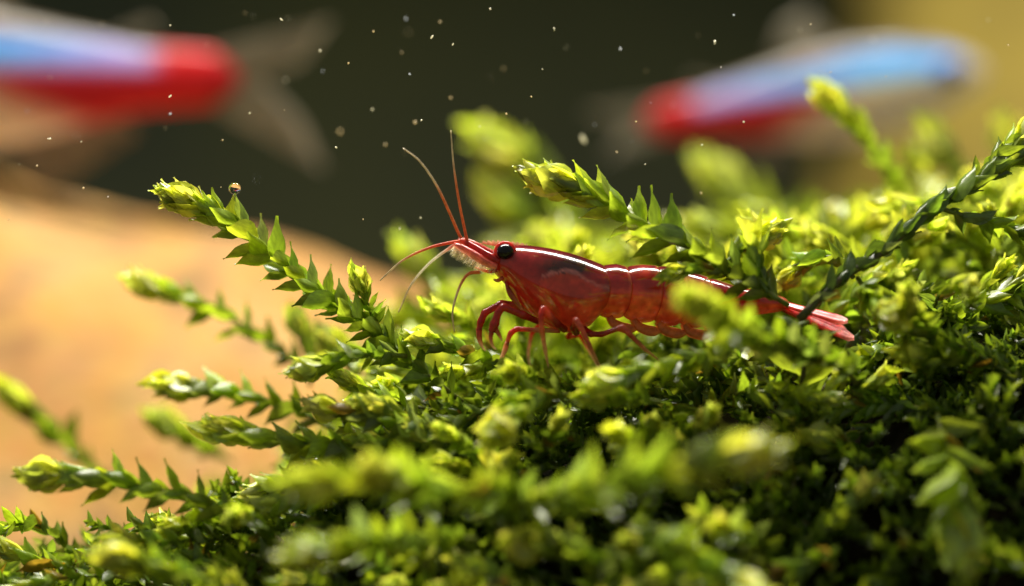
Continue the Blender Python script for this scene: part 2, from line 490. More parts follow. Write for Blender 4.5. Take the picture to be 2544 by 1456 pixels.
H = [
 # pts (px, py, depth), leaf px, label, options
 ([(1150,1000,.0),(1010,890,0),(880,790,-.02),(760,700,0),(640,600,0),(540,535,0),(450,495,-.02)], 88,
  'long crisp moss sprig with pale bud, rising before the rock, shrimp facing it', dict(step=.030, bright=.15, spread=.95, grey=.25)),
 ([(955,880,.08),(930,800,.03),(893,700,.0)], 52, 'small upright moss side shoot with neat leaf pairs beside the shrimp antennae', dict(rows=2, step=.032, flatdir=(1,0,0), bright=.1, spread=1.05)),
 ([(1010,885,-.1),(930,880,-.22),(850,890,-.28),(765,915,-.32)], 66, 'short moss shoot with grey-green leaves under the long crisp sprig', dict(grey=.45, bright=.1)),
 ([(1330,930,.1),(1250,900,.06),(1180,880,.02),(1110,858,-.03),(1050,842,-.05)], 62, 'leafy moss sprig lying right under the shrimp front claws', dict(step=.03, bright=.25, spread=.75)),
 ([(1960,760,-.33),(1850,690,-.33),(1740,630,-.3),(1640,575,-.22),(1540,520,-.15),(1430,470,-.1),(1370,447,-.1)], 96,
  'big crisp moss sprig with long pointed leaves arching over the shrimp back', dict(step=.033, bright=.25, spread=.95, grey=.15)),
 ([(1790,668,-.3),(1840,620,-.27),(1905,580,-.22)], 70, 'stubby side shoot forking up from the sprig over the shrimp back', dict(bright=.3, spread=.7)),
 ([(1860,700,-.33),(1790,672,-.36),(1720,668,-.38),(1672,680,-.38)], 48, 'tiny leafed moss shoot draping over the shrimp abdomen', dict(step=.026, bright=.2)),
 ([(1930,745,-.4),(1890,700,-.38),(1880,640,-.36),(1875,610,-.36)], 80, 'upright broad leafed moss shoot behind the shrimp tail bend', dict(spread=.7, bud=False, bright=.0)),
 ([(1985,795,-.42),(2080,700,-.36),(2200,620,-.28),(2330,510,-.2),(2450,440,-.12),(2600,350,0)], 78,
  'long dark stemmed moss sprig with closely pressed leaves running up from the shrimp tail', dict(step=.045, spread=.5, dark=.45, grey=.4, stem_r=.03, green=False, bud=False)),
 ([(2330,515,-.2),(2420,545,-.16),(2500,565,-.12),(2600,600,-.1)], 66, 'spiky moss shoot branching sideways off the long dark stem', dict(bright=.1, step=.04)),
 ([(2400,470,-.12),(2470,400,-.05),(2560,330,0)], 84, 'upper moss shoot with broad leaves at the end of the long dark stem', dict(bright=.12, spread=.9)),
 ([(2130,690,-.3),(2165,740,-.5),(2215,785,-.75)], 74, 'star shaped moss shoot tip pointing outward below the long dark stem', dict(bright=.35, spread=1.1, step=.02)),
 ([(2120,690,-.1),(2080,640,0),(2010,650,.1),(1960,690,.2)], 60, 'low curled moss shoot above the shrimp tail', dict(bright=.25, grey=.3)),
 ([(660,1310,-.45),(560,1270,-.5),(470,1235,-.5),(380,1215,-.5),(250,1190,-.5),(110,1180,-.5)], 82,
  'lone moss sprig with pale yellow bud reaching low across the rock foot', dict(step=.04, bright=.25, grey=.25, spread=.9)),
 ([(1180,1160,-.3),(1000,1125,-.3),(850,1112,-.33),(700,1095,-.35),(555,1068,-.36)], 84,
  'moss sprig with pointed bud and swept lower leaves above the lone low sprig', dict(step=.042, bright=.18, grey=.3, spread=.8)),
 ([(1220,1010,-.3),(1110,1060,-.4),(980,1045,-.42),(860,1025,-.42),(800,1010,-.42)], 68, 'grey-glinting moss sprig in the thick of the clump under the long crisp sprig', dict(grey=.6, step=.036, bright=.0)),
 ([(830,1070,.6),(740,1020,.6),(620,985,.62),(520,968,.65),(435,962,.66)], 82, 'soft moss sprig with white tipped bud standing before the rock dark stain', dict(bright=.3, grey=.3, step=.042)),
 ([(770,920,1.2),(680,860,1.2),(590,800,1.2),(490,750,1.2),(365,710,1.2)], 78, 'thin blurred moss sprig crossing the rock behind the long crisp sprig', dict(bright=.3, step=.05)),
 ([(770,960,1.1),(770,880,1.2),(740,800,1.3)], 74, 'blurred bright moss shoot rising behind the thin blurred sprig', dict(bright=.6)),
 ([(900,960,1.0),(870,900,1.1),(830,855,1.1)], 84, 'blurred glowing moss tip tucked behind the long crisp sprig', dict(bright=.7)),
 ([(2330,1030,-.7),(2350,1120,-1.0),(2368,1230,-1.2),(2383,1335,-1.25)], 112, 'hanging moss frond with paired leaves and round yellow bud', dict(rows=2, step=.06, flatdir=(1,0,.1), bright=.9, grey=.15, spread=1.15)),  # leaf colour brightened to make up for the shade it hangs in
 ([(1180,1290,-1.0),(1400,1225,-1.6),(1600,1175,-2.0),(1760,1140,-2.1),(1860,1125,-2.1)], 96, 'heavily blurred foreground moss sprig pointing the way the shrimp tail points', dict(bright=.35, grey=.3)),
 ([(1420,1270,-1.0),(1250,1225,-1.4),(1050,1205,-1.8),(900,1195,-1.9),(780,1200,-2.0)], 88, 'heavily blurred foreground moss sprig with double bud below the pointed bud sprig', dict(bright=.4, grey=.2)),
 ([(1100,1270,-1.1),(1010,1200,-1.7),(935,1172,-2.0)], 84, 'blurred foreground moss shoot capping the double bud sprig', dict(bright=.5, grey=.3)),
 ([(1180,1340,-1.0),(1000,1340,-1.4),(880,1350,-1.8),(770,1372,-1.9)], 84, 'blurred foreground moss sprig lying level under the double bud sprig', dict(bright=.25)),
 ([(1500,1410,-1.2),(1400,1370,-1.3),(1300,1355,-1.4)], 78, 'blurred moss shoot with bright tip in the dark lower hollow', dict(bright=.2)),
 ([(1560,1310,-1.3),(1700,1370,-1.6),(1860,1470,-1.9)], 80, 'feathery blurred moss frond sloping down out of the dark hollow', dict(bright=.05, grey=.1)),
 ([(1420,980,-.4),(1330,990,-.6),(1280,1030,-.8),(1240,1062,-.95)], 92, 'plump rounded moss bud bending down below the shrimp front legs', dict(bright=.35, step=.035)),
 ([(2010,800,-.45),(1850,850,-.55),(1700,895,-.65),(1590,925,-.75),(1500,948,-.8)], 66, 'long moss sprig lying under the shrimp belly with blunt pale tip', dict(bright=.2, grey=.35, step=.034)),
 ([(1640,1000,-.5),(1560,985,-.6),(1480,985,-.7)], 66, 'short moss bud just below the blunt pale tip under the shrimp', dict(bright=.3)),
 ([(1960,880,-1.0),(1860,830,-1.3),(1790,785,-1.55),(1725,752,-1.75)], 78, 'round blurred moss bud hanging in front of the shrimp abdomen', dict(bright=.4, grey=.0)),
 ([(2040,900,-.7),(1960,850,-.95),(1870,812,-1.1),(1790,806,-1.2)], 62, 'grey-green blurred moss sprig hiding the shrimp tail bend', dict(bright=.2, grey=.5)),
 ([(2130,950,-.6),(2070,900,-.75),(1970,860,-.85),(1890,850,-.95)], 60, 'greyish moss sprig lying just below the shrimp tail', dict(bright=.15, grey=.5)),
 ([(1500,680,3.2),(1420,540,3.3),(1340,430,3.4),(1240,365,3.5)], 150, 'blurred yellow moss tip standing highest behind the shrimp antennae', dict(bright=.95, grey=.3)),
 ([(1450,700,3.2),(1360,580,3.3),(1250,490,3.4)], 140, 'blurred moss tip just below the highest yellow tip behind the shrimp', dict(bright=.7)),
 ([(1150,780,2.2),(1090,710,2.3),(1030,640,2.4)], 110, 'blurred moss shoot behind the drooping shrimp feelers', dict(bright=.55)),
 ([(2060,700,4.2),(1960,580,4.4),(1860,500,4.5),(1790,440,4.6)], 150, 'blurred yellow moss plume leaning under the tetra red tail', dict(bright=.7, grey=.3)),
 ([(2290,620,2.2),(2240,480,2.0),(2190,400,1.9),(2130,310,1.8),(2060,245,1.8)], 84, 'tall thin moss shoot with bead like tip crossing in front of a tetra', dict(bright=.4, grey=.0, step=.07)),
 ([(2420,560,2.8),(2390,450,2.9),(2330,365,3.0)], 110, 'blurred pale yellow moss head below the tetra snout', dict(bright=.85, grey=.4)),
 ([(2350,560,2.6),(2310,480,2.7),(2280,415,2.7)], 84, 'small blurred moss head beside the pale yellow one', dict(bright=.7, grey=.5)),
 ([(2530,520,2.8),(2520,420,2.9),(2500,335,3.0)], 96, 'blurred moss shoot standing beyond the pale yellow moss head', dict(bright=.55)),
 ([(2060,890,0),(2160,860,0),(2300,810,0),(2420,760,0),(2570,690,0)], 80, 'rising moss frond with dark upright leaves below the star shaped tip', dict(dark=.25, step=.05)),
 ([(2350,1020,-.4),(2220,1010,-.4),(2110,1015,-.4),(2010,1035,-.4)], 62, 'level moss frond with ribbed pairs of leaves above the dark pocket', dict(rows=2, step=.03, flatdir=(0,.6,1), dark=.1)),
 ([(1965,1400,-.2),(1978,1200,-.28),(1990,1020,-.36),(2000,860,-.42)], 92, 'vertical blackish moss stem with a few large leaves either side', dict(rows=2, step=.11, flatdir=(1,0,0), dark=.6, stem_r=.035, green=False, bud=False, spread=1.2)),
 ([(590,1470,-1.1),(470,1440,-1.2),(380,1405,-1.25),(290,1385,-1.3)], 78, 'blurred low moss sprig at the foot of the lone pale-bud sprig', dict(bright=.3)),
 ([(600,1400,-.2),(500,1350,-.1),(410,1305,0)], 62, 'small yellow moss shoot under the lone pale-bud sprig', dict(bright=.45)),
 ([(290,1230,2.3),(200,1130,2.2),(110,1050,2.1),(30,985,2.0)], 84, 'dim blurred moss strand slanting over the rock face', dict(dark=.1, grey=.0, step=.05)),
 ([(580,1150,2.2),(500,1100,2.1),(410,1050,2.0)], 84, 'faint blurred moss tip on the rock above the low lone sprig', dict(bright=.5)),
 ([(2600,930,-.2),(2480,905,-.3),(2370,885,-.4),(2270,880,-.5)], 76, 'moss shoot pointing toward the star shaped tip from the thick side of the clump', dict(bright=.2)),
 ([(2210,1140,-.3),(2120,1120,-.5),(2040,1090,-.6)], 70, 'bright toothed moss shoot over the dark pocket', dict(bright=.1, spread=.8)),
 ([(2270,1190,-.2),(2330,1150,-.4),(2240,1160,-.6),(2180,1215,-.7)], 58, 'small green moss shoot inside the dark pocket beside the hanging frond', dict(bright=.1)),
]
for i, (pts, lp, lab, kw) in enumerate(H):
    sprig(pts, lp, lab, seed=i + 1, **kw)

# ------------------------------------------------------------------ more sprigs of the clump, each its own thing
rnd = random.Random(42)
def blocks(P, mass=False):
    for p in P:
        if p[1] < .28:
            x, y = proj(p)
            if 930 < x < 1720 and 300 < y < 905: return True      # keep the shrimp clear
            if 1600 < x < 2140 and 640 < y < 850 and p[1] < .25: return True
            if x < 1000 and y < 1000 - .28 * max(0, x - 300) * .6: return True
            if x < 720 and y < 1180: return True
            if x < 520 and y < 1290: return True
            if not mass and 2190 < x < 2540 and 1010 < y < 1456 and p[1] < -.75: return True      # room for the hanging frond
            if not mass and 2180 < x < 2544 and 880 < y < 1015 and p[1] < -.5: return True
            if not mass and 1900 < x < 2080 and 880 < y < 1250 and p[1] < -.55: return True
            if 1250 < x < 1960 and y < 760: return True
            if y < 700 and x < 2000: return True
            if y < 520 - .6 * (x - 2544): 
                if x > 2000 and y < 1500 - .42 * x: return True
        else:
            x, y = proj(p)
            if x < 900 and y < 880: return True
            if x < 720 and y < 1200: return True
            if x < 480 and y < 1320: return True
            lim = np.interp(x, [900, 1100, 1250, 1600, 1750, 2100, 2300, 2544], [760, 700, 520, 560, 500, 520, 440, 380])
            if y < lim: return True
            if 930 < x < 1200 and y < 660: return True
    return False

def random_sprig(y0, y1, lmin, lmax, x0=-3.4, x1=3.8):
    for _ in range(400):
        y = rnd.uniform(y0, y1)
        k = (D + y) / D
        x = rnd.uniform(x0, x1) * k
        z = float(zsurf(x, y)) - .12
        L = rnd.uniform(lmin, lmax)
        lean = np.interp(x, [-3, -1, 1, 3], [-1.0, -.75, -.2, .25])
        d = Vector((lean + rnd.gauss(0, .55), rnd.gauss(-.25 if y < 1 else -.1, .4), rnd.uniform(.25, .9) if y > -.1 else rnd.uniform(-.25, .5)))
        d.normalize()
        p = Vector((x, y, z))
        side = Vector((rnd.gauss(0, 1), rnd.gauss(0, 1), rnd.gauss(0, .6))) * .12 * L
        pts = [p, p + d * L * .35 + side, p + d * L * .7 + side * .6 + Vector((0, 0, -.04 * L)),
               p + d * L + Vector((0, 0, -.18 * L)) * rnd.random()]
        q = pts[-1]
        px, py = proj(q)
        if not (-60 < px < 2600 and 250 < py < 1520): continue
        if blocks(pts + [q + d * .15]): continue
        return pts
    return None

sets = [
 # y0, y1, n, Lmin, Lmax, leaf range, bright, dark, label, group
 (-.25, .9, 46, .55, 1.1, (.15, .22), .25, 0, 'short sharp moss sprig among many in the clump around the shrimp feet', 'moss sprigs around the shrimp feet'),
 (-.95, -.25, 84, .5, 1.0, (.15, .23), .06, .18, 'green moss sprig among many on the clump slope below the shrimp', 'moss sprigs on the slope below the shrimp'),  # leaf colour darkened to deepen the shade low on the slope
 (-1.7, -.95, 16, .6, 1.0, (.17, .24), .10, .15, 'blurred moss sprig among many in the foreground of the clump', 'blurred foreground moss sprigs'),  # leaf colour darkened to offset the direct light falling here
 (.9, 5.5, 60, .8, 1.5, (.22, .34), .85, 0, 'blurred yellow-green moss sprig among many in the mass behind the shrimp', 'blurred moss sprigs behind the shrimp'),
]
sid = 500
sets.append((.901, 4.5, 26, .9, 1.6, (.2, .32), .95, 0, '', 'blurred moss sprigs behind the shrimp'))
MARKS = {
 -.25: [(300, 1250, 'beside the lone low sprig'), (750, 1050, 'beside the pointed bud sprig'), (1150, 950, 'under the shrimp front claws'), (1400, 930, 'under the shrimp walking legs'),
        (1700, 900, 'under the shrimp abdomen'), (2050, 880, 'under the shrimp tail'), (2350, 850, 'below the long dark stem')],
 -.95: [(350, 1330, 'at the foot of the lone low sprig'), (800, 1130, 'below the pointed bud sprig'), (1200, 1080, 'by the plump rounded bud'), (1550, 1080, 'below the blunt pale tip'),
        (1950, 1120, 'beside the vertical blackish stem'), (2350, 1150, 'beside the hanging frond')],
 -1.7: [(300, 1400, 'before the rock foot'), (850, 1300, 'by the double bud sprig'), (1350, 1350, 'in the dark lower hollow'), (1800, 1300, 'below the tail-ward blurred sprig'), (2350, 1380, 'under the hanging frond')],
 .9: [(1050, 720, 'behind the drooping shrimp feelers'), (1350, 620, 'behind the shrimp head'), (1650, 640, 'behind the shrimp abdomen'), (1950, 560, 'below the yellow plume'), (2250, 500, 'by the bead tipped shoot'), (2480, 450, 'behind the long dark stem')],
}
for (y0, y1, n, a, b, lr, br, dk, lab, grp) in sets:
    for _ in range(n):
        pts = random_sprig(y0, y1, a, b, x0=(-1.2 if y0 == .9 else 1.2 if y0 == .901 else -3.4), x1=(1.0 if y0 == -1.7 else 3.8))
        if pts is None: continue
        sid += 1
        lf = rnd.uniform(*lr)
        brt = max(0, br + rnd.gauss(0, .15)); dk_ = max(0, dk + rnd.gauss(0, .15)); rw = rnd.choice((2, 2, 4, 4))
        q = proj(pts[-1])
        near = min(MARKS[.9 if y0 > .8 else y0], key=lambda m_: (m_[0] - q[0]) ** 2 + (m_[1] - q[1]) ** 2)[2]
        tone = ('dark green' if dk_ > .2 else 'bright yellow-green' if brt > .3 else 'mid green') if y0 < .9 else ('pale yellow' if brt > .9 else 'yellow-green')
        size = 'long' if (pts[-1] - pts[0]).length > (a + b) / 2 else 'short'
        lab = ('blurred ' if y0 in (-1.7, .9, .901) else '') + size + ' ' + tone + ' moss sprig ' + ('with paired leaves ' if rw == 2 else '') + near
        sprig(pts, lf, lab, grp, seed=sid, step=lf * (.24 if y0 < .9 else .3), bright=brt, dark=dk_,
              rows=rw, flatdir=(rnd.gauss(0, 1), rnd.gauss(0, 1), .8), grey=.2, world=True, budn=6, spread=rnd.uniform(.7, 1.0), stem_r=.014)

# ------------------------------------------------------------------ the countless small leaves deep in the clump
def moss_mass(n, seed):
    r = random.Random(seed)
    VV, FF, CC = [], [], []
    base = 0
    SV = [np.array(v) for v, f in SMALL_VF]; SF = [np.array(f) for v, f in SMALL_VF]
    made = 0
    while made < n:
        y = r.uniform(-1.35, .6) if r.random() < .5 else r.uniform(.6, 6.5)
        k = (D + y) / D
        x = r.uniform(-3.6, 3.8) * k
        z = float(zsurf(x, y)) - r.uniform(.22, .5)
        L = r.uniform(.22, .5)
        d = Vector((r.gauss(-.25, .7), r.gauss(-.3, .6), r.uniform(.2, 1))).normalized()
        p = Vector((x, y, z)); pts = [p, p + d * L * .5 + Vector((r.gauss(0, .05), r.gauss(0, .05), .02)), p + d * L]
        q = pts[-1]
        if blocks([q], True): continue
        made += 1
        leaf = r.uniform(.07, .14) * (1 if y < 1.5 else 1.6)
        fr, P, Ln = leaf_frames(pts, leaf, leaf * .26, .85, r, 0, False)
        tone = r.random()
        for M, f in fr:
            j = r.randrange(2)
            A = np.array(M)
            v = SV[j] @ A[:3, :3].T + A[:3, 3]
            VV.append(v); FF.append(SF[j] + base); base += len(v)
            c = leaf_col(f * .7, r, (.05 if y < .9 else .9) * tone, .7 * (1 - tone) if y < .9 else .1, .1)  # front leaves coloured darker to put shade into the clump's gaps
            CC.append(np.tile(np.array(c), (len(v), 1)))
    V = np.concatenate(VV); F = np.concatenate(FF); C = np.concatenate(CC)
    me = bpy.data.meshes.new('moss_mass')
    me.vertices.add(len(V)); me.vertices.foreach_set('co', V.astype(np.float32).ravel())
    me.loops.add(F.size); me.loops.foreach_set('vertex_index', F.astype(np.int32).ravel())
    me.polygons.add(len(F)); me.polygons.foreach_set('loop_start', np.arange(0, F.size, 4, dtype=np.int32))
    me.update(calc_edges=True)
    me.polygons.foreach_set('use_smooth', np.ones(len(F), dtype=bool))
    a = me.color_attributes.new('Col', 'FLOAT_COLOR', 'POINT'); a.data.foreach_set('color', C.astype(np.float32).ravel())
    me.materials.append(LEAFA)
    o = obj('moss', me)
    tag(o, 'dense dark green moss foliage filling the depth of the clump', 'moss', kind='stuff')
moss_mass(2300, 9)

# ------------------------------------------------------------------ the shrimp
def shrimp():
    root = empty('cherry_shrimp', at(1440, 830, 0))
    tag(root, 'glossy deep red shrimp with round black eye walking on the moss', 'shrimp')
    SKIN = flesh('shrimp_shell', trans=.30, rough=.16, coat=1.0, alpha=True, fine=20, amp=.26)
    LIMB = flesh('shrimp_limb', trans=.4, rough=.25, coat=.5, alpha=True, fine=30, amp=.3)
    PALE = flesh('shrimp_feeler', trans=.4, rough=.35, coat=.2, fine=40, amp=.2)
    px = lambda v: v / PPC
    # ---- body: carapace, then six ringed abdomen segments, one continuous skin
    car = [(1216, 640, 1219, 664, 10, 0), (1224, 626, 1224, 674, 36, 0), (1240, 615, 1240, 692, 52, 0), (1268, 609, 1260, 712, 62, 0),
           (1300, 609, 1283, 744, 70, 0), (1340, 613, 1312, 775, 78, 0), (1380, 620, 1346, 799, 84, 0), (1420, 630, 1385, 820, 87, 3),
           (1452, 640, 1428, 827, 86, 8), (1478, 650, 1462, 811, 82, 14), (1497, 658, 1484, 790, 77, 22)]
    rings, _ = crom([(a, b, c, d, e, f) for a, b, c, d, e, f in car], 96)
    NC = 99
    rings = [tuple(r) + (0.,) for r in rings]
    a, b, c, d, e, f, g = rings[-1]
    rings.append((a + 1, b + 1.5, c + 1, d - 2, e - 2.5, f, 1.))
    rings.append((a - 1, b + 5, c - 2, d - 6, e - 9, f - 2, 1.))
    seg = [(1492, 1556), (1556, 1632), (1632, 1696), (1696, 1760), (1760, 1822), (1822, 1945)]
    def top(x): return np.interp(x, [1492, 1530, 1557, 1590, 1624, 1669, 1700, 1760, 1820, 1880, 1945], [659, 657, 661, 658, 659, 664, 671, 689, 708, 722, 737])
    def bot(x): return np.interp(x, [1492, 1530, 1581, 1636, 1690, 1750, 1800, 1840, 1880, 1945], [786, 788, 796, 803, 809, 812, 811, 800, 784, 774])
    def wid(x): return np.interp(x, [1492, 1560, 1640, 1700, 1760, 1820, 1880, 1945], [72, 72, 68, 64, 58, 50, 42, 30])
    for si, (x0, x1) in enumerate(seg):
        m = 16
        for k in range(m):
            u = k / (m - 1)
            x = x0 + (x1 - x0) * u
            belly = 4 * u * (1 - u)
            flare = 1.0 + .035 * u - (.05 * max(0, 1 - u * 6))
            arch = 2.2 * belly - 1.5
            scal = (14 * belly ** .7 - 10) if si < 5 else 0
            edge = 1. if u > .93 else 0.
            rings.append((x, top(x) - arch * .9 + (1 - flare) * 30, x - 10 + 6 * u, bot(x) + scal, wid(x) * flare, 13, edge))
        x = x1
        rings.append((x - 1, top(x) + 4.5, x - 6, bot(x) - 14 if si < 5 else bot(x) - 4, wid(x) * .93, 11, 1.))
    rings.append((1950, 745, 1946, 768, 12, 0, 0))
    n = 96
    V = []; C = []; F = []
    for ri, (xt, yt, xb, yb, w, bl, edge) in enumerate(rings):
        for k in range(n):
            th = math.pi / 2 + 2 * math.pi * k / n
            s, cth = math.sin(th), math.cos(th)
            t = (1 - s) / 2
            pxx = xt + (xb - xt) * t + bl * 4 * t * (1 - t)
            pyy = yt + (yb - yt) * t
            yy = w * math.copysign(abs(cth) ** .88, cth) * (1 - .18 * max(0, t - .55) / .45)
            P = at(pxx, pyy, 0); P.y = yy / PPC
            # pigment
            nz = mnoise.fractal(Vector((pxx * .018, pyy * .018, yy * .01)), 1, 2, 3)
            n2 = mnoise.noise(Vector((pxx * .06, pyy * .06, 7)))
            up = (.15, .007, .016); mid = (.30, .011, .013); low = (.42, .045, .018)
            c = hsv_mix(up, mid, min(1, t / .35)) if t < .35 else hsv_mix(mid, low, min(1, (t - .35) / .5))
            c = hsv_mix(c, (.5, .05, .035), max(0, min(.6, nz * 1.1)))
            al = .97
            if pxx < 1512 and ri < NC:
                g1 = math.exp(-((pxx - 1405) / 60) ** 2 - ((pyy - 664) / 26) ** 2)
                c = hsv_mix(c, (.008, .003, .006), min(.96, g1 * 1.5 * (1 + .5 * n2)))
                g3 = math.exp(-((pxx - 1355) / 45) ** 2 - ((pyy - 655) / 13) ** 2)
                c = hsv_mix(c, (.14, .025, .010), .35 * g3)
                arc = 700 - 26 * math.exp(-((pxx - 1400) / 60) ** 2) + max(0, pxx - 1430) * .22
                g2 = math.exp(-((pyy - arc + 6 * n2) / 4.5) ** 2) * (1 if pxx > 1345 else 0)
                c = hsv_mix(c, (.62, .26, .25), .6 * g2)
                if pyy > arc + 6 and pxx > 1340: c = hsv_mix(c, (.56, .075, .025), .5 + .3 * n2)
                g4 = math.exp(-((pxx - 1470) / 40) ** 2 - ((pyy - 775) / 26) ** 2)
                c = hsv_mix(c, (.75, .2, .07), .65 * g4)
                g5 = math.exp(-((pxx - 1425) / 40) ** 2 - ((pyy - 735) / 22) ** 2)
                c = hsv_mix(c, (.2, .015, .012), .45 * g5)
                gl = math.exp(-((pxx - 1320) / 32) ** 2 - ((pyy - 728) / 24) ** 2)
                c = hsv_mix(c, (.55, .05, .03), .5 * gl)
            elif ri >= NC:
                if t > .42:
                    q = min(1, (t - .42) / .25)
                    c = hsv_mix(c, (.72, .20, .07), q * (.55 + .7 * max(-.6, min(.8, 1.4 * n2 + nz))))
                    al = 1 - .42 * q * (.6 + .6 * n2)
                if edge: c = hsv_mix(c, (.62, .16, .09), .35)
            if edge and ri < NC + 3: c = hsv_mix(c, (.65, .2, .15), .4)
            V.append(P); C.append((*[max(0.004, v) for v in c], max(.4, min(1, al))))
    for i in range(len(rings) - 1):
        for k in range(n):
            F.append((i * n + k, i * n + (k + 1) % n, (i + 1) * n + (k + 1) % n, (i + 1) * n + k))
    F.append(tuple(range(n))[::-1]); F.append(tuple((len(rings) - 1) * n + k for k in range(n)))
    body = obj('body', mesh('body', local(V, root), F, SKIN, cols=C), root)

    def limb(name, pts, rad, cols, mat=LIMB, parent=root, n=10, m=None, label=None, sharp=None):
        if sharp is None: sharp = 'leg' in name
        m = m or max(14, 8 * len(pts))
        W4 = [tuple(at(p[0], p[1], p[2])) + (r / PPC * (.85 if 'leg' in name else 1),) for p, r in zip(pts, rad)]
        if sharp:
            A4 = np.array(W4); dl = np.concatenate([[0], np.cumsum(np.linalg.norm(np.diff(A4[:, :3], axis=0), axis=1))])
            q = np.linspace(0, dl[-1], m)
            Q = np.stack([np.interp(q, dl, A4[:, k]) for k in range(4)], 1)
            Q[1:-1] = .25 * Q[:-2] + .5 * Q[1:-1] + .25 * Q[2:]
            for x_ in dl[1:-1]: Q[:, 3] *= 1 + .16 * np.exp(-((q - x_) / .018) ** 2)
        else:
            Q, _ = crom(W4, m)
        V, F = tube(Q[:, :3], np.maximum(Q[:, 3], .0012), n)
        C = []
        kk = np.linspace(0, len(cols) - 1, m)
        for i in range(m):
            a = int(min(len(cols) - 2, kk[i])); f = kk[i] - a
            cc = tuple(cols[a][j] * (1 - f) + cols[a + 1][j] * f for j in range(4))
            C += [cc] * n
        o = obj(name, mesh(name, local(V, root if parent is root else parent_root), F, mat, cols=C), parent)
        if label: o['label'] = label
        return o
    parent_root = root
    RED = (.40, .022, .016, .96); DRED = (.30, .018, .016, 1.); PINK = (.48, .10, .06, .88); TAN = (.62, .36, .20, .75); CLEAR = (.6, .45, .28, .55)
    ORG = (.55, .18, .05, .9)

    # ---- front claws (first pair) and second pair
    limb('claw_leg', [(1340, 800, -.12), (1300, 783, -.2), (1250, 762, -.24), (1238, 775, -.24), (1228, 806, -.24), (1221, 824, -.24)],
         [9, 11, 11, 10, 13, 11], [DRED, RED, RED, RED, RED])
    limb('claw', [(1222, 820, -.24), (1219, 838, -.24), (1223, 858, -.24), (1233, 869, -.23)], [7, 5, 3.5, 1.2], [RED, PINK, TAN, CLEAR])
    limb('claw', [(1228, 812, -.24), (1240, 832, -.23), (1248, 848, -.22)], [8, 4.5, 1.2], [RED, PINK, CLEAR])
    limb('claw_leg', [(1318, 782, .02), (1280, 757, -.04), (1246, 754, -.06), (1204, 777, -.08), (1194, 800, -.08), (1190, 820, -.08)],
         [8, 9, 10, 10, 9.5, 8], [CLEAR, PINK, RED, RED, RED])
    limb('claw', [(1190, 816, -.08), (1191, 840, -.08), (1197, 859, -.07), (1206, 872, -.06)], [8, 6.5, 4, 1.3], [RED, PINK, TAN, CLEAR])
    limb('claw_leg', [(1390, 822, -.02), (1335, 820, .05), (1283, 817, .07), (1268, 828, .07), (1258, 856, .06)],
         [7, 7, 7.5, 8, 6], [PINK, TAN, PINK, RED, ORG])
    limb('claw', [(1259, 852, .06), (1250, 880, .04), (1245, 892, .03), (1249, 908, .02)], [6, 5, 4, 1.3], [ORG, TAN, CLEAR])
    limb('claw', [(1262, 850, .06), (1258, 872, .04), (1252, 884, .03)], [4, 2.5, 1], [ORG, TAN, CLEAR])
    # ---- walking legs
    limb('walking_leg', [(1402, 818, -.14), (1385, 806, -.24), (1350, 764, -.32), (1344, 782, -.33), (1346, 822, -.33), (1354, 868, -.31), (1363, 914, -.28)],
         [11, 10, 8.5, 8, 7.5, 6, 2.5], [RED, DRED, PINK, RED, ORG, TAN, CLEAR], m=48)
    limb('walking_leg', [(1432, 826, -.14), (1424, 815, -.22), (1430, 793, -.32), (1442, 812, -.34), (1464, 858, -.33), (1482, 896, -.31), (1498, 924, -.29)],
         [11, 9, 8, 8, 7, 5, 2.5], [DRED, DRED, PINK, PINK, PINK, TAN, CLEAR], m=48)
    limb('walking_leg', [(1452, 818, -.12), (1468, 830, -.2), (1495, 831, -.24), (1546, 812, -.28), (1562, 828, -.28), (1600, 866, -.26), (1641, 898, -.24)],
         [10, 9, 8, 8, 7, 5.5, 2.5], [DRED, RED, RED, PINK, PINK, TAN, CLEAR], m=48)
    limb('walking_leg', [(1420, 822, .12), (1410, 838, .2), (1440, 832, .3), (1470, 880, .34), (1490, 918, .34)],
         [8, 7, 6, 4.5, 2], [DRED, DRED, RED, TAN, CLEAR], m=40)
    limb('walking_leg', [(1385, 816, .12), (1345, 800, .24), (1320, 830, .3), (1312, 880, .32), (1318, 920, .32)],
         [8, 7, 6, 4.5, 2], [DRED, DRED, RED, TAN, CLEAR], m=40)
    # ---- mouth parts under the head
    for (p0, p1, p2, y) in (((1250, 690, -.11), (1236, 697, -.12), (1226, 694, -.12), 0), ((1262, 715, -.1), (1285, 752, -.12), (1305, 780, -.12), 0),
                            ((1258, 700, -.08), (1268, 735, -.1), (1300, 772, -.1), 0), ((1236, 672, -.11), (1212, 674, -.11), (1180, 664, -.1), 0)):
        limb('mouthpart', [p0, p1, p2], [5, 4.5, 2], [RED, ORG, TAN])
    # ---- snout: antennule stalks, antennal scales
    limb('antennule_stalk', [(1240, 650, -.11), (1205, 632, -.11), (1175, 613, -.10), (1152, 600, -.09), (1142, 598, -.09)], [12, 11, 9.5, 7.5, 5],
         [RED, DRED, RED, RED, PINK])
    limb('antennule_stalk', [(1240, 640, .07), (1205, 622, .06), (1175, 606, .05), (1150, 597, .04), (1138, 598, .04)], [11, 10, 9, 7, 5],
         [RED, RED, RED, PINK, PINK])
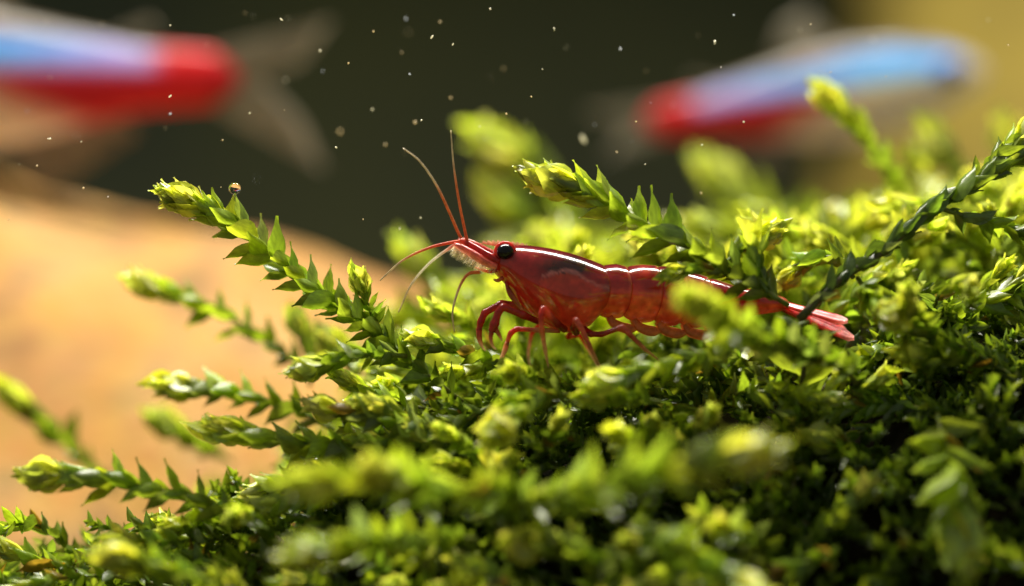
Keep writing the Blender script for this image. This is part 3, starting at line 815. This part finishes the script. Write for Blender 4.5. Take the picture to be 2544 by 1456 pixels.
    # antennal scale: flat blade below each stalk
    for y0, nm in ((-.13, 0), (.09, 1)):
        up_ = [(1238, 655), (1205, 637), (1175, 620), (1150, 607), (1130, 602)]
        lo_ = [(1232, 672), (1200, 660), (1170, 640), (1145, 625), (1128, 612)]
        V = []; C = []
        for i, (u_, l_) in enumerate(zip(up_, lo_)):
            for j in range(5):
                s = j / 4
                q = at(u_[0] * (1 - s) + l_[0] * s, u_[1] * (1 - s) + l_[1] * s, 0)
                bow = .022 * math.sin(math.pi * s)
                for side in (-1, 1):
                    V.append((q.x, y0 - bow + side * .005, q.z))
                    C.append((*hsv_mix((.55, .06, .045), (.8, .5, .38), s ** 1.5), 1 - .45 * s))
        F = []
        idx = lambda i, j, sd: (i * 5 + j) * 2 + sd
        for i in range(4):
            for j in range(4):
                F.append((idx(i, j, 0), idx(i, j + 1, 0), idx(i + 1, j + 1, 0), idx(i + 1, j, 0)))
                F.append((idx(i, j, 1), idx(i + 1, j, 1), idx(i + 1, j + 1, 1), idx(i, j + 1, 1)))
        for i in range(4):
            F.append((idx(i, 0, 0), idx(i + 1, 0, 0), idx(i + 1, 0, 1), idx(i, 0, 1)))
            F.append((idx(i, 4, 0), idx(i, 4, 1), idx(i + 1, 4, 1), idx(i + 1, 4, 0)))
        F.append((idx(4, 0, 0), idx(4, 1, 0), idx(4, 2, 0), idx(4, 3, 0), idx(4, 4, 0), idx(4, 4, 1), idx(4, 3, 1), idx(4, 2, 1), idx(4, 1, 1), idx(4, 0, 1)))
        sc = obj('antennal_scale', mesh('antennal_scale', local(V, root), F, LIMB, cols=C), root)
        # fringe of fine hairs along the lower edge
        rr = random.Random(3 + nm)
        HV = []; HF = []; HC = []
        for k in range(150):
            s = rr.random() * 3.999; i = int(s); f = s - i
            x = lo_[i][0] * (1 - f) + lo_[i + 1][0] * f; y_ = lo_[i][1] * (1 - f) + lo_[i + 1][1] * f
            Lh = rr.uniform(12, 26) * (1 if x < 1215 else .7)
            ang = rr.gauss(2.25, .22)
            p0 = at(x, y_ - 2, y0 + rr.gauss(0, .008)); p2 = at(x + math.cos(ang) * Lh, y_ + math.sin(ang) * Lh, y0 + rr.gauss(0, .015))
            p1 = (p0 + p2) / 2 + Vector((0, 0, -.006))
            v, fc = tube(np.array([p0, p1, p2]), [.0011, .0009, .0005], 3)
            b = len(HV); HV += v; HF += [tuple(b + q for q in ff) for ff in fc]; HC += [(.8, .75, .6, 1)] * len(v)
        hh = obj('setae', mesh('setae', local(HV, root), HF, PALE, cols=HC), sc)
        hh['kind'] = 'stuff'
    # ---- rostrum: thin saw-toothed blade over the eye
    V = []; F = []; C = []
    xs = np.linspace(1318, 1192, 43)
    for i, x in enumerate(xs):
        base_t = np.interp(x, [1192, 1215, 1240, 1280, 1318], [603.5, 602, 601.5, 605, 612])
        low_t = np.interp(x, [1192, 1215, 1240, 1280, 1318], [605, 609, 613, 615, 618])
        tooth = 6.0 * ((i % 4) / 3.0) if 2 < i < 41 else 0
        pt = at(x - (1.5 if i % 4 == 3 else 0), base_t - tooth, 0); pb = at(x, low_t, 0)
        for P, tt in ((pt, .003), (pb, .007)):
            for sd in (-1, 1):
                V.append((P.x, sd * tt, P.z)); C.append((.7, .5, .34, .6) if P is pt else (.5, .12, .07, .9))
    for i in range(len(xs) - 1):
        a = i * 4; b = a + 4
        F += [(a, a + 2, b + 2, b), (a + 1, b + 1, b + 3, a + 3), (a, b, b + 1, a + 1), (a + 2, a + 3, b + 3, b + 2)]
    F += [(0, 1, 3, 2), (len(V) - 4, len(V) - 2, len(V) - 1, len(V) - 3)]
    obj('rostrum', mesh('rostrum', local(V, root), F, LIMB, False, cols=C), root)
    # ---- eyes on short stalks
    for y0 in (-.135, .135):
        c0 = at(1255, 626, 0); c0.y = y0
        V = []; F = []; C = []
        nu, nv = 24, 16
        sgn = -1 if y0 < 0 else 1
        for i in range(nv + 1):
            ph = math.pi * i / nv
            for k in range(nu):
                a = 2 * math.pi * k / nu
                V.append((c0.x + .053 * math.sin(ph) * math.cos(a), c0.y + sgn * .047 * math.cos(ph), c0.z + .049 * math.sin(ph) * math.sin(a)))
        for i in range(nv):
            for k in range(nu):
                F.append((i * nu + k, i * nu + (k + 1) % nu, (i + 1) * nu + (k + 1) % nu, (i + 1) * nu + k))
        eye = obj('eye', mesh('eye', local(V, root), F, EYE), root)
        # socket: rounded red collar round the eye
        V = []; F = []; C = []
        for k in range(28):
            a = 2 * math.pi * k / 28
            for j in range(8):
                b = 2 * math.pi * j / 8
                R = .056 + .014 * math.cos(b)
                V.append((c0.x + R * math.cos(a), c0.y - sgn * .022 + .016 * math.sin(b), c0.z + R * .95 * math.sin(a)))
                C.append((.55, .06 + .05 * mnoise.noise(Vector((k * .7, j, 0))), .04, 1))
        for k in range(28):
            for j in range(8):
                F.append((k * 8 + j, k * 8 + (j + 1) % 8, ((k + 1) % 28) * 8 + (j + 1) % 8, ((k + 1) % 28) * 8 + j))
        obj('socket', mesh('socket', local(V, root), F, LIMB, cols=C), eye)
    # ---- feelers
    GRY = (.45, .38, .26, 1); ORB = (.52, .20, .07, 1); PRED = (.5, .12, .05, 1); WHT = (.62, .58, .46, 1)
    limb('antennule', [(1163, 608, -.10), (1155, 573, -.10), (1140, 498, -.1), (1127, 410, -.08), (1120, 324, -.06)], [4.6, 4.2, 3.6, 2.6, 1.6], [PRED, ORB, ORB, GRY, GRY], PALE, n=6, m=40)
    limb('antennule', [(1150, 598, .03), (1140, 581, .03), (1113, 520, .04), (1083, 458, .05), (1043, 401, .06), (1001, 368, .08)], [4.4, 4.0, 3.5, 3, 2.4, 1.6], [PRED, ORB, ORB, GRY, GRY, GRY], PALE, n=6, m=40)
    limb('antennule', [(1142, 600, -.10), (1118, 603, -.11), (1065, 616, -.13), (999, 648, -.12), (944, 697, -.1)], [5, 4.2, 3.4, 2.6, 1.5], [PRED, PINK, ORB, GRY, GRY], PALE, n=6, m=40)
    limb('antennule', [(1138, 602, .04), (1116, 617, .04), (1065, 656, .05), (1021, 709, .05), (990, 776, .06)], [4.4, 3.8, 3.2, 2.6, 1.5], [PINK, WHT, WHT, GRY, GRY], PALE, n=6, m=40)
    limb('antenna', [(1192, 676, -.12), (1165, 680, -.15), (1148, 700, -.17), (1133, 737, -.17), (1124, 780, -.16), (1129, 826, -.14)], [4.5, 4, 3.4, 3, 2.4, 1.4], [ORB, ORB, GRY, GRY, GRY], PALE, n=6, m=40)
    # ---- swimmerets: soft paddles under the abdomen, both sides
    for k, (x0, y0) in enumerate(((1512, 786), (1572, 793), (1634, 800), (1698, 805), (1756, 806))):
        for sd in (-1, 1):
            pts = [at(x0, y0, 0), at(x0 + 14, y0 + 18, 0), at(x0 + 44, y0 + 30 - k, 0), at(x0 + 74, y0 + 28 - k * 2, 0)]
            Q, _ = crom(pts, 12)
            Wd = np.interp(np.linspace(0, 1, 12), [0, .3, .7, 1], [.018, .03, .034, .008])
            V, F = tube(Q, Wd, 8, .35)
            V = [(v[0], v[1] + sd * .11, v[2]) for v in V]
            obj('swimmeret', mesh('swimmeret', local(V, root), F, LIMB, cols=[(.6, .22, .07, .62)] * len(V)), root)
    # ---- tail fan
    def blade(name, p0, p1, y0, y1, w, lean):
        V = []; F = []; C = []
        m = 14
        for i in range(m):
            t = i / (m - 1)
            c = at(p0[0] * (1 - t) + p1[0] * t, p0[1] * (1 - t) + p1[1] * t, 0); c.y = y0 + (y1 - y0) * t
            ww = w * (.35 + 1.1 * t ** .8) * (1 if t < .8 else math.sqrt(max(.02, 1 - ((t - .8) / .2) ** 2)))
            for j in range(9):
                s = -1 + j / 4
                rib = .006 * math.cos(s * 9)
                for sd in (-1, 1):
                    V.append((c.x, c.y + s * ww * math.cos(lean), c.z + s * ww * math.sin(lean) + sd * .006 + rib))
                    cc = hsv_mix((.55, .02, .025), (.75, .45, .4), max(0, (t - .72) / .28) ** 1.5)
                    if j in (0, 8) or j == 4: cc = hsv_mix(cc, (.8, .35, .3), .4)
                    C.append((*cc, 1 - .5 * max(0, (t - .85) / .15)))
        ix = lambda i, j, s: (i * 9 + j) * 2 + s
        for i in range(m - 1):
            for j in range(8):
                F.append((ix(i, j, 1), ix(i + 1, j, 1), ix(i + 1, j + 1, 1), ix(i, j + 1, 1)))
                F.append((ix(i, j, 0), ix(i, j + 1, 0), ix(i + 1, j + 1, 0), ix(i + 1, j, 0)))
            F.append((ix(i, 0, 0), ix(i + 1, 0, 0), ix(i + 1, 0, 1), ix(i, 0, 1)))
            F.append((ix(i, 8, 0), ix(i, 8, 1), ix(i + 1, 8, 1), ix(i + 1, 8, 0)))
        obj(name, mesh(name, local(V, root), F, LIMB, cols=C), root)
    blade('telson', (1935, 748), (2085, 800), 0, 0, .045, .3)
    blade('tail_fin', (1930, 756), (2112, 838), -.03, -.16, .042, .6)
    blade('tail_fin', (1930, 752), (2090, 796), -.04, -.26, .042, .4)
    blade('tail_fin', (1930, 756), (2112, 826), .03, .16, .05, -.75)
    blade('tail_fin', (1930, 756), (2100, 808), .04, .24, .05, -.55)
    return root
EYE = simple('black_eye', (.004, .003, .005), .16, .35)
shrimp()

# ------------------------------------------------------------------ two tetras swimming behind
FISH = flesh('tetra_skin', trans=.38, rough=.35, coat=.25, fine=9, amp=.15, alpha=True)
FIN = flesh('tetra_fin', trans=.5, rough=.4, coat=0, fine=6, amp=.3, alpha=True)
def tetra(name, label, nose, tail, y, open_tail, ru=0.0):
    """nose and tail base are pixels at depth y; fish lies in the plane of its own depth."""
    A = at(*nose, y); B = at(*tail, y)
    X = (B - A); Ln = X.length; X.normalize()
    Z = Vector((0, -1, 0)).cross(X) if X.x > 0 else X.cross(Vector((0, -1, 0)))
    if Z.z < 0: Z = -Z
    Yv = Vector((0, 1, 0))
    root = empty(name, A + (B - A) * .5)
    tag(root, label, 'fish', 'tetras swimming behind the moss')
    P = lambda u, v, w: A + X * (u * Ln) + Z * (v * Ln) + Yv * (w * Ln)
    us = [0, .02, .05, .12, .25, .4, .55, .7, .85, .985, 1.03]
    tp = [.0, .03, .055, .093, .130, .142, .128, .094, .062, .052, .02]
    bt = [.0, .028, .050, .088, .132, .152, .138, .102, .062, .052, .02]
    wd = [.0, .022, .036, .055, .068, .066, .056, .042, .028, .016, .004]
    V = []; F = []; C = []
    m, n = 56, 36
    for i in range(m):
        u = 1.03 * (i / (m - 1)) ** 1.15
        T = np.interp(u, us, tp); Bt = np.interp(u, us, bt); Wd = np.interp(u, us, wd)
        for k in range(n):
            a = 2 * math.pi * k / n
            s, c = math.sin(a), math.cos(a)
            v = T * s if s > 0 else Bt * s
            V.append(P(u, v, Wd * c))
            # pigment: back olive, blue stripe, red flank to the tail, tan belly paled in colour to add light bounced off sand
            lo = .12 + .22 * max(0, (u - .5)) ; hi = np.interp(u, [.3, .55, .8], [.72, .58, .84])
            ramp = lambda x, e=.10: max(0., min(1., x / e + .5))
            col = hsv_mix((.80, .62, .38), (.15, .12, .08), ramp(s - .40, .4))
            al = .9
            red_lo = np.interp(u + ru, [.44, .52, .6, .7, .8], [.3, .0, -.3, -.7, -1.3])
            fr = ramp(s - red_lo, .45) * ramp(u + ru - .46, .10) * (1 - ramp(s - .62, .2))
            if u > .86: fr = max(fr, ramp(u - .88, .06))
            col = hsv_mix(col, (.55, .012, .016), fr)
            fb = ramp(s - lo, .12) * (1 - ramp(s - hi, .14)) * (1 - ramp(u - .875, .04)) * ramp(u - .075, .06)
            blue = hsv_mix((.10, .42, .95), (.38, .35, .72), max(0, min(1, (u - .60) / .22)))
            if s < lo + .14: blue = hsv_mix(blue, (.22, .75, .80), .6 * (1 - max(0, min(1, (u - .5) / .25))))
            col = hsv_mix(col, blue, fb)
            if u < .2: col = hsv_mix(col, (.75, .68, .55), (.2 - u) / .2 * .7 * (1 - fb))
            C.append((*col, al))
    for i in range(m - 1):
        for k in range(n):
            F.append((i * n + k, i * n + (k + 1) % n, (i + 1) * n + (k + 1) % n, (i + 1) * n + k))
    F.append(tuple((m - 1) * n + k for k in range(n)))
    L0 = lambda vs: local(vs, root)
    obj('body', mesh('body', L0(V), F, FISH, cols=C), root)
    # eyes
    for sd in (-1, 1):
        c0 = P(.125, .012, sd * .046)
        EV = []; EF = []
        EVC = []
        for i in range(13):
            ph = math.pi * i / 12
            for k in range(20):
                a = 2 * math.pi * k / 20
                off = X * (.036 * Ln * math.sin(ph) * math.cos(a)) + Z * (.036 * Ln * math.sin(ph) * math.sin(a)) + Yv * (sd * .02 * Ln * math.cos(ph))
                EV.append(c0 + off)
                if i < 4: EVC.append((.01, .01, .012, 1))
                elif math.sin(a) > -.1: EVC.append((.10, .28, .9, 1))
                else: EVC.append((.06, .07, .07, 1))
        for i in range(12):
            for k in range(20):
                EF.append((i * 20 + k, i * 20 + (k + 1) % 20, (i + 1) * 20 + (k + 1) % 20, (i + 1) * 20 + k))
        obj('eye', mesh('eye', L0(EV), EF, FISH, cols=EVC), root)
    # fins: thin membranes with rays, given thickness
    def fin(nm, outline_base, outline_tip, w0=0.0, w1=0.0, col=(.36, .32, .24), al=.60, nr=12):
        FV = []; FF = []; FC = []
        b0, b1 = outline_base; tips = outline_tip
        tu = np.linspace(0, len(tips) - 1, nr)
        for i in range(nr):
            s = i / (nr - 1)
            bu = b0[0] * (1 - s) + b1[0] * s; bv = b0[1] * (1 - s) + b1[1] * s
            k = int(min(len(tips) - 2, tu[i])); f = tu[i] - k
            tuu = tips[k][0] * (1 - f) + tips[k + 1][0] * f; tvv = tips[k][1] * (1 - f) + tips[k + 1][1] * f
            for j in range(6):
                q = j / 5
                th = .0035 * (1 - .6 * q) * (1.6 if i % 2 == 0 else .8)
                for sd in (-1, 1):
                    FV.append(P(bu * (1 - q) + tuu * q, bv * (1 - q) + tvv * q, w0 + (w1 - w0) * q + sd * th))
                    FC.append((*col, al * (1 - .35 * q)))
        ix = lambda i, j, sd: (i * 6 + j) * 2 + sd
        for i in range(nr - 1):
            for j in range(5):
                FF.append((ix(i, j, 0), ix(i + 1, j, 0), ix(i + 1, j + 1, 0), ix(i, j + 1, 0)))
                FF.append((ix(i, j, 1), ix(i, j + 1, 1), ix(i + 1, j + 1, 1), ix(i + 1, j, 1)))
            FF.append((ix(i, 5, 0), ix(i + 1, 5, 0), ix(i + 1, 5, 1), ix(i, 5, 1)))
        obj(nm, mesh(nm, L0(FV), FF, FIN, cols=FC), root)
    o = open_tail
    fin('tail_fin', ((.985, .0), (.985, .055)), [(1.08, .0), (1.15, .035), (1.20, .11 * o)])
    fin('tail_fin', ((.985, -.055), (.985, .0)), [(1.19, -.165 * o), (1.15, -.08), (1.08, -.005)])
    fin('dorsal_fin', ((.42, .138), (.56, .126)), [(.50, .25), (.58, .22), (.62, .15)])
    fin('anal_fin', ((.60, -.13), (.82, -.072)), [(.68, -.22), (.76, -.16), (.85, -.10)], col=(.40, .34, .30))
    fin('pelvic_fin', ((.40, -.148), (.46, -.148)), [(.48, -.23), (.52, -.19)])
    fin('pectoral_fin', ((.24, -.06), (.25, -.09)), [(.36, -.10), (.34, -.13)], w0=-.062, w1=-.10)
    fin('adipose_fin', ((.80, .080), (.84, .074)), [(.86, .11), (.88, .09)])
    return root
tetra('tetra_fish', 'blue and red striped tetra above the rock, only rear half and forked tail visible', (-790, 184), (552, 196), 6.2, 1.0)
tetra('tetra_fish', 'pale blue and red tetra swimming above the yellow moss plume, head and eye in view', (2452, 172), (1625, 300), 8.0, .55, .08)

# ------------------------------------------------------------------ drifting specks and one air bubble
SPECK = [flesh('speck_pale', trans=.5, rough=.25, coat=.8, fine=40, amp=.3)]
def speck_mesh(seed):
    r = random.Random(seed)
    V = []; F = []
    nu, nv = 7, 5
    el = r.choice((1.0, 1.15, 1.4, 2.6))
    for i in range(nv + 1):
        ph = math.pi * i / nv
        for k in range(nu):
            a = 2 * math.pi * k / nu
            j = r.uniform(.72, 1.2)
            V.append((math.cos(ph) * el * j, math.sin(ph) * math.cos(a) * j, math.sin(ph) * math.sin(a) * j))
    for i in range(nv):
        for k in range(nu):
            F.append((i * nu + k, i * nu + (k + 1) % nu, (i + 1) * nu + (k + 1) % nu, (i + 1) * nu + k))
    c = r.choice(((.6, .58, .48, 1), (.6, .52, .36, 1), (.5, .52, .55, 1)))
    return mesh('speck', V, F, SPECK[0], cols=[c] * len(V))
SM = [speck_mesh(k) for k in range(7)]
rs = random.Random(11)
SPOTS = [(250, 150, 'before the half-hidden tetra flank'), (720, 130, 'before the forked tetra tail'), (650, 380, 'under the forked tetra tail'), (200, 450, 'over the rock ridge'), (1000, 120, 'between the two tetras'),
         (1050, 400, 'around the upright shrimp feelers'), (1300, 250, 'above the highest yellow moss tip'), (1500, 350, 'above the big arching sprig'), (1560, 120, 'behind the pale tetra tail'),
         (1900, 80, 'before the pale tetra back'), (1750, 420, 'under the pale tetra belly'), (2400, 80, 'before the driftwood')]
seen = [(1073, 92, 0, 7), (1018, 184, .1, 9), (1120, 243, .5, 10), (1031, 304, .45, 11), (845, 327, 1.1, 14), (993, 568, .2, 7), (1045, 541, .2, 7),
        (1449, 345, 1.0, 16), (1541, 121, .3, 11), (1258, 283, 0, 8), (1320, 240, 0, 6), (866, 157, 0, 7), (1218, 22, .1, 8), (1848, 303, .1, 8),
        (1776, 105, .1, 9), (1823, 37, .1, 7), (2014, 60, .1, 6), (2505, 112, .1, 8), (1580, 302, 0, 7), (1744, 360, 0, 6), (423, 63, .1, 7),
        (423, 239, 0, 7), (423, 283, .2, 9), (553, 348, .1, 7), (92, 412, .1, 7), (207, 467, 0, 8), (835, 366, 0, 8), (795, 126, .3, 10),
        (699, 48, .1, 6), (268, 489, 0, 5), (902, 545, 0, 6), (1742, 480, .2, 8), (1532, 378, .2, 7), (1603, 408, 0, 5), (1348, 172, 0, 6),
        (1377, 73, .1, 6), (1009, 47, .6, 9), (1093, 54, .5, 8), (928, 78, .2, 7), (957, 360, .6, 9), (925, 272, .5, 8), (1192, 314, .3, 6)]
for k in range(60):
    seen.append((rs.uniform(20, 2500), rs.uniform(5, 600) if rs.random() < .75 else rs.uniform(5, 200), rs.uniform(-.9, 1.6), rs.uniform(3.0, 6.5)))
for k, (x, y_, dp, r) in enumerate(seen):
    if k >= 42 and y_ > 560 - .12 * x: continue
    o = obj('water_speck', SM[k % 7])
    o.location = at(x, y_, dp)
    s = r / PPC * .33
    o.scale = (s, s, s)
    o.rotation_euler = (rs.random() * 6, rs.random() * 6, rs.random() * 6)
    near = min(SPOTS, key=lambda m_: (m_[0] - x) ** 2 + (m_[1] - y_) ** 2)[2]
    tag(o, ('larger' if r > 8 else 'tiny') + ' pale speck adrift in the water ' + near, 'speck', 'pale specks adrift in the water')

def bubble():
    m, nt, N, L = newmat('air_bubble_skin')
    gl = nd(N, 'ShaderNodeBsdfGlass'); gl.inputs['IOR'].default_value = .78; gl.inputs['Roughness'].default_value = 0.02
    o_ = nd(N, 'ShaderNodeOutputMaterial'); L.new(gl.outputs[0], o_.inputs[0])
    V = []; F = []
    for i in range(17):
        ph = math.pi * i / 16
        for k in range(24):
            a = 2 * math.pi * k / 24
            V.append((math.sin(ph) * math.cos(a), math.sin(ph) * math.sin(a), math.cos(ph) * (.95 if math.cos(ph) < 0 else 1)))
    for i in range(16):
        for k in range(24):
            F.append((i * 24 + k, i * 24 + (k + 1) % 24, (i + 1) * 24 + (k + 1) % 24, (i + 1) * 24 + k))
    o = obj('air_bubble', mesh('air_bubble', V, F, m)); o.location = BUB; o.scale = (.038,) * 3
    tag(o, 'tiny clear air bubble sitting on a leaf tip of the long crisp sprig', 'bubble')
want = at(566, 478, 0); BUB = want
hero = next(o for o in bpy.data.objects if o.get('label', '').startswith('long crisp'))
tips = [hero.location + (c.matrix_basis @ Vector((1, 0, 0))) for c in hero.children if c.name.startswith('leaf')]
tip = min(tips, key=lambda t_: (t_ - want).length)
BUB = tip + Vector((-.006, 0, .034))
bubble()
print('leaves', NLEAF[0], 'objects', len(bpy.data.objects))
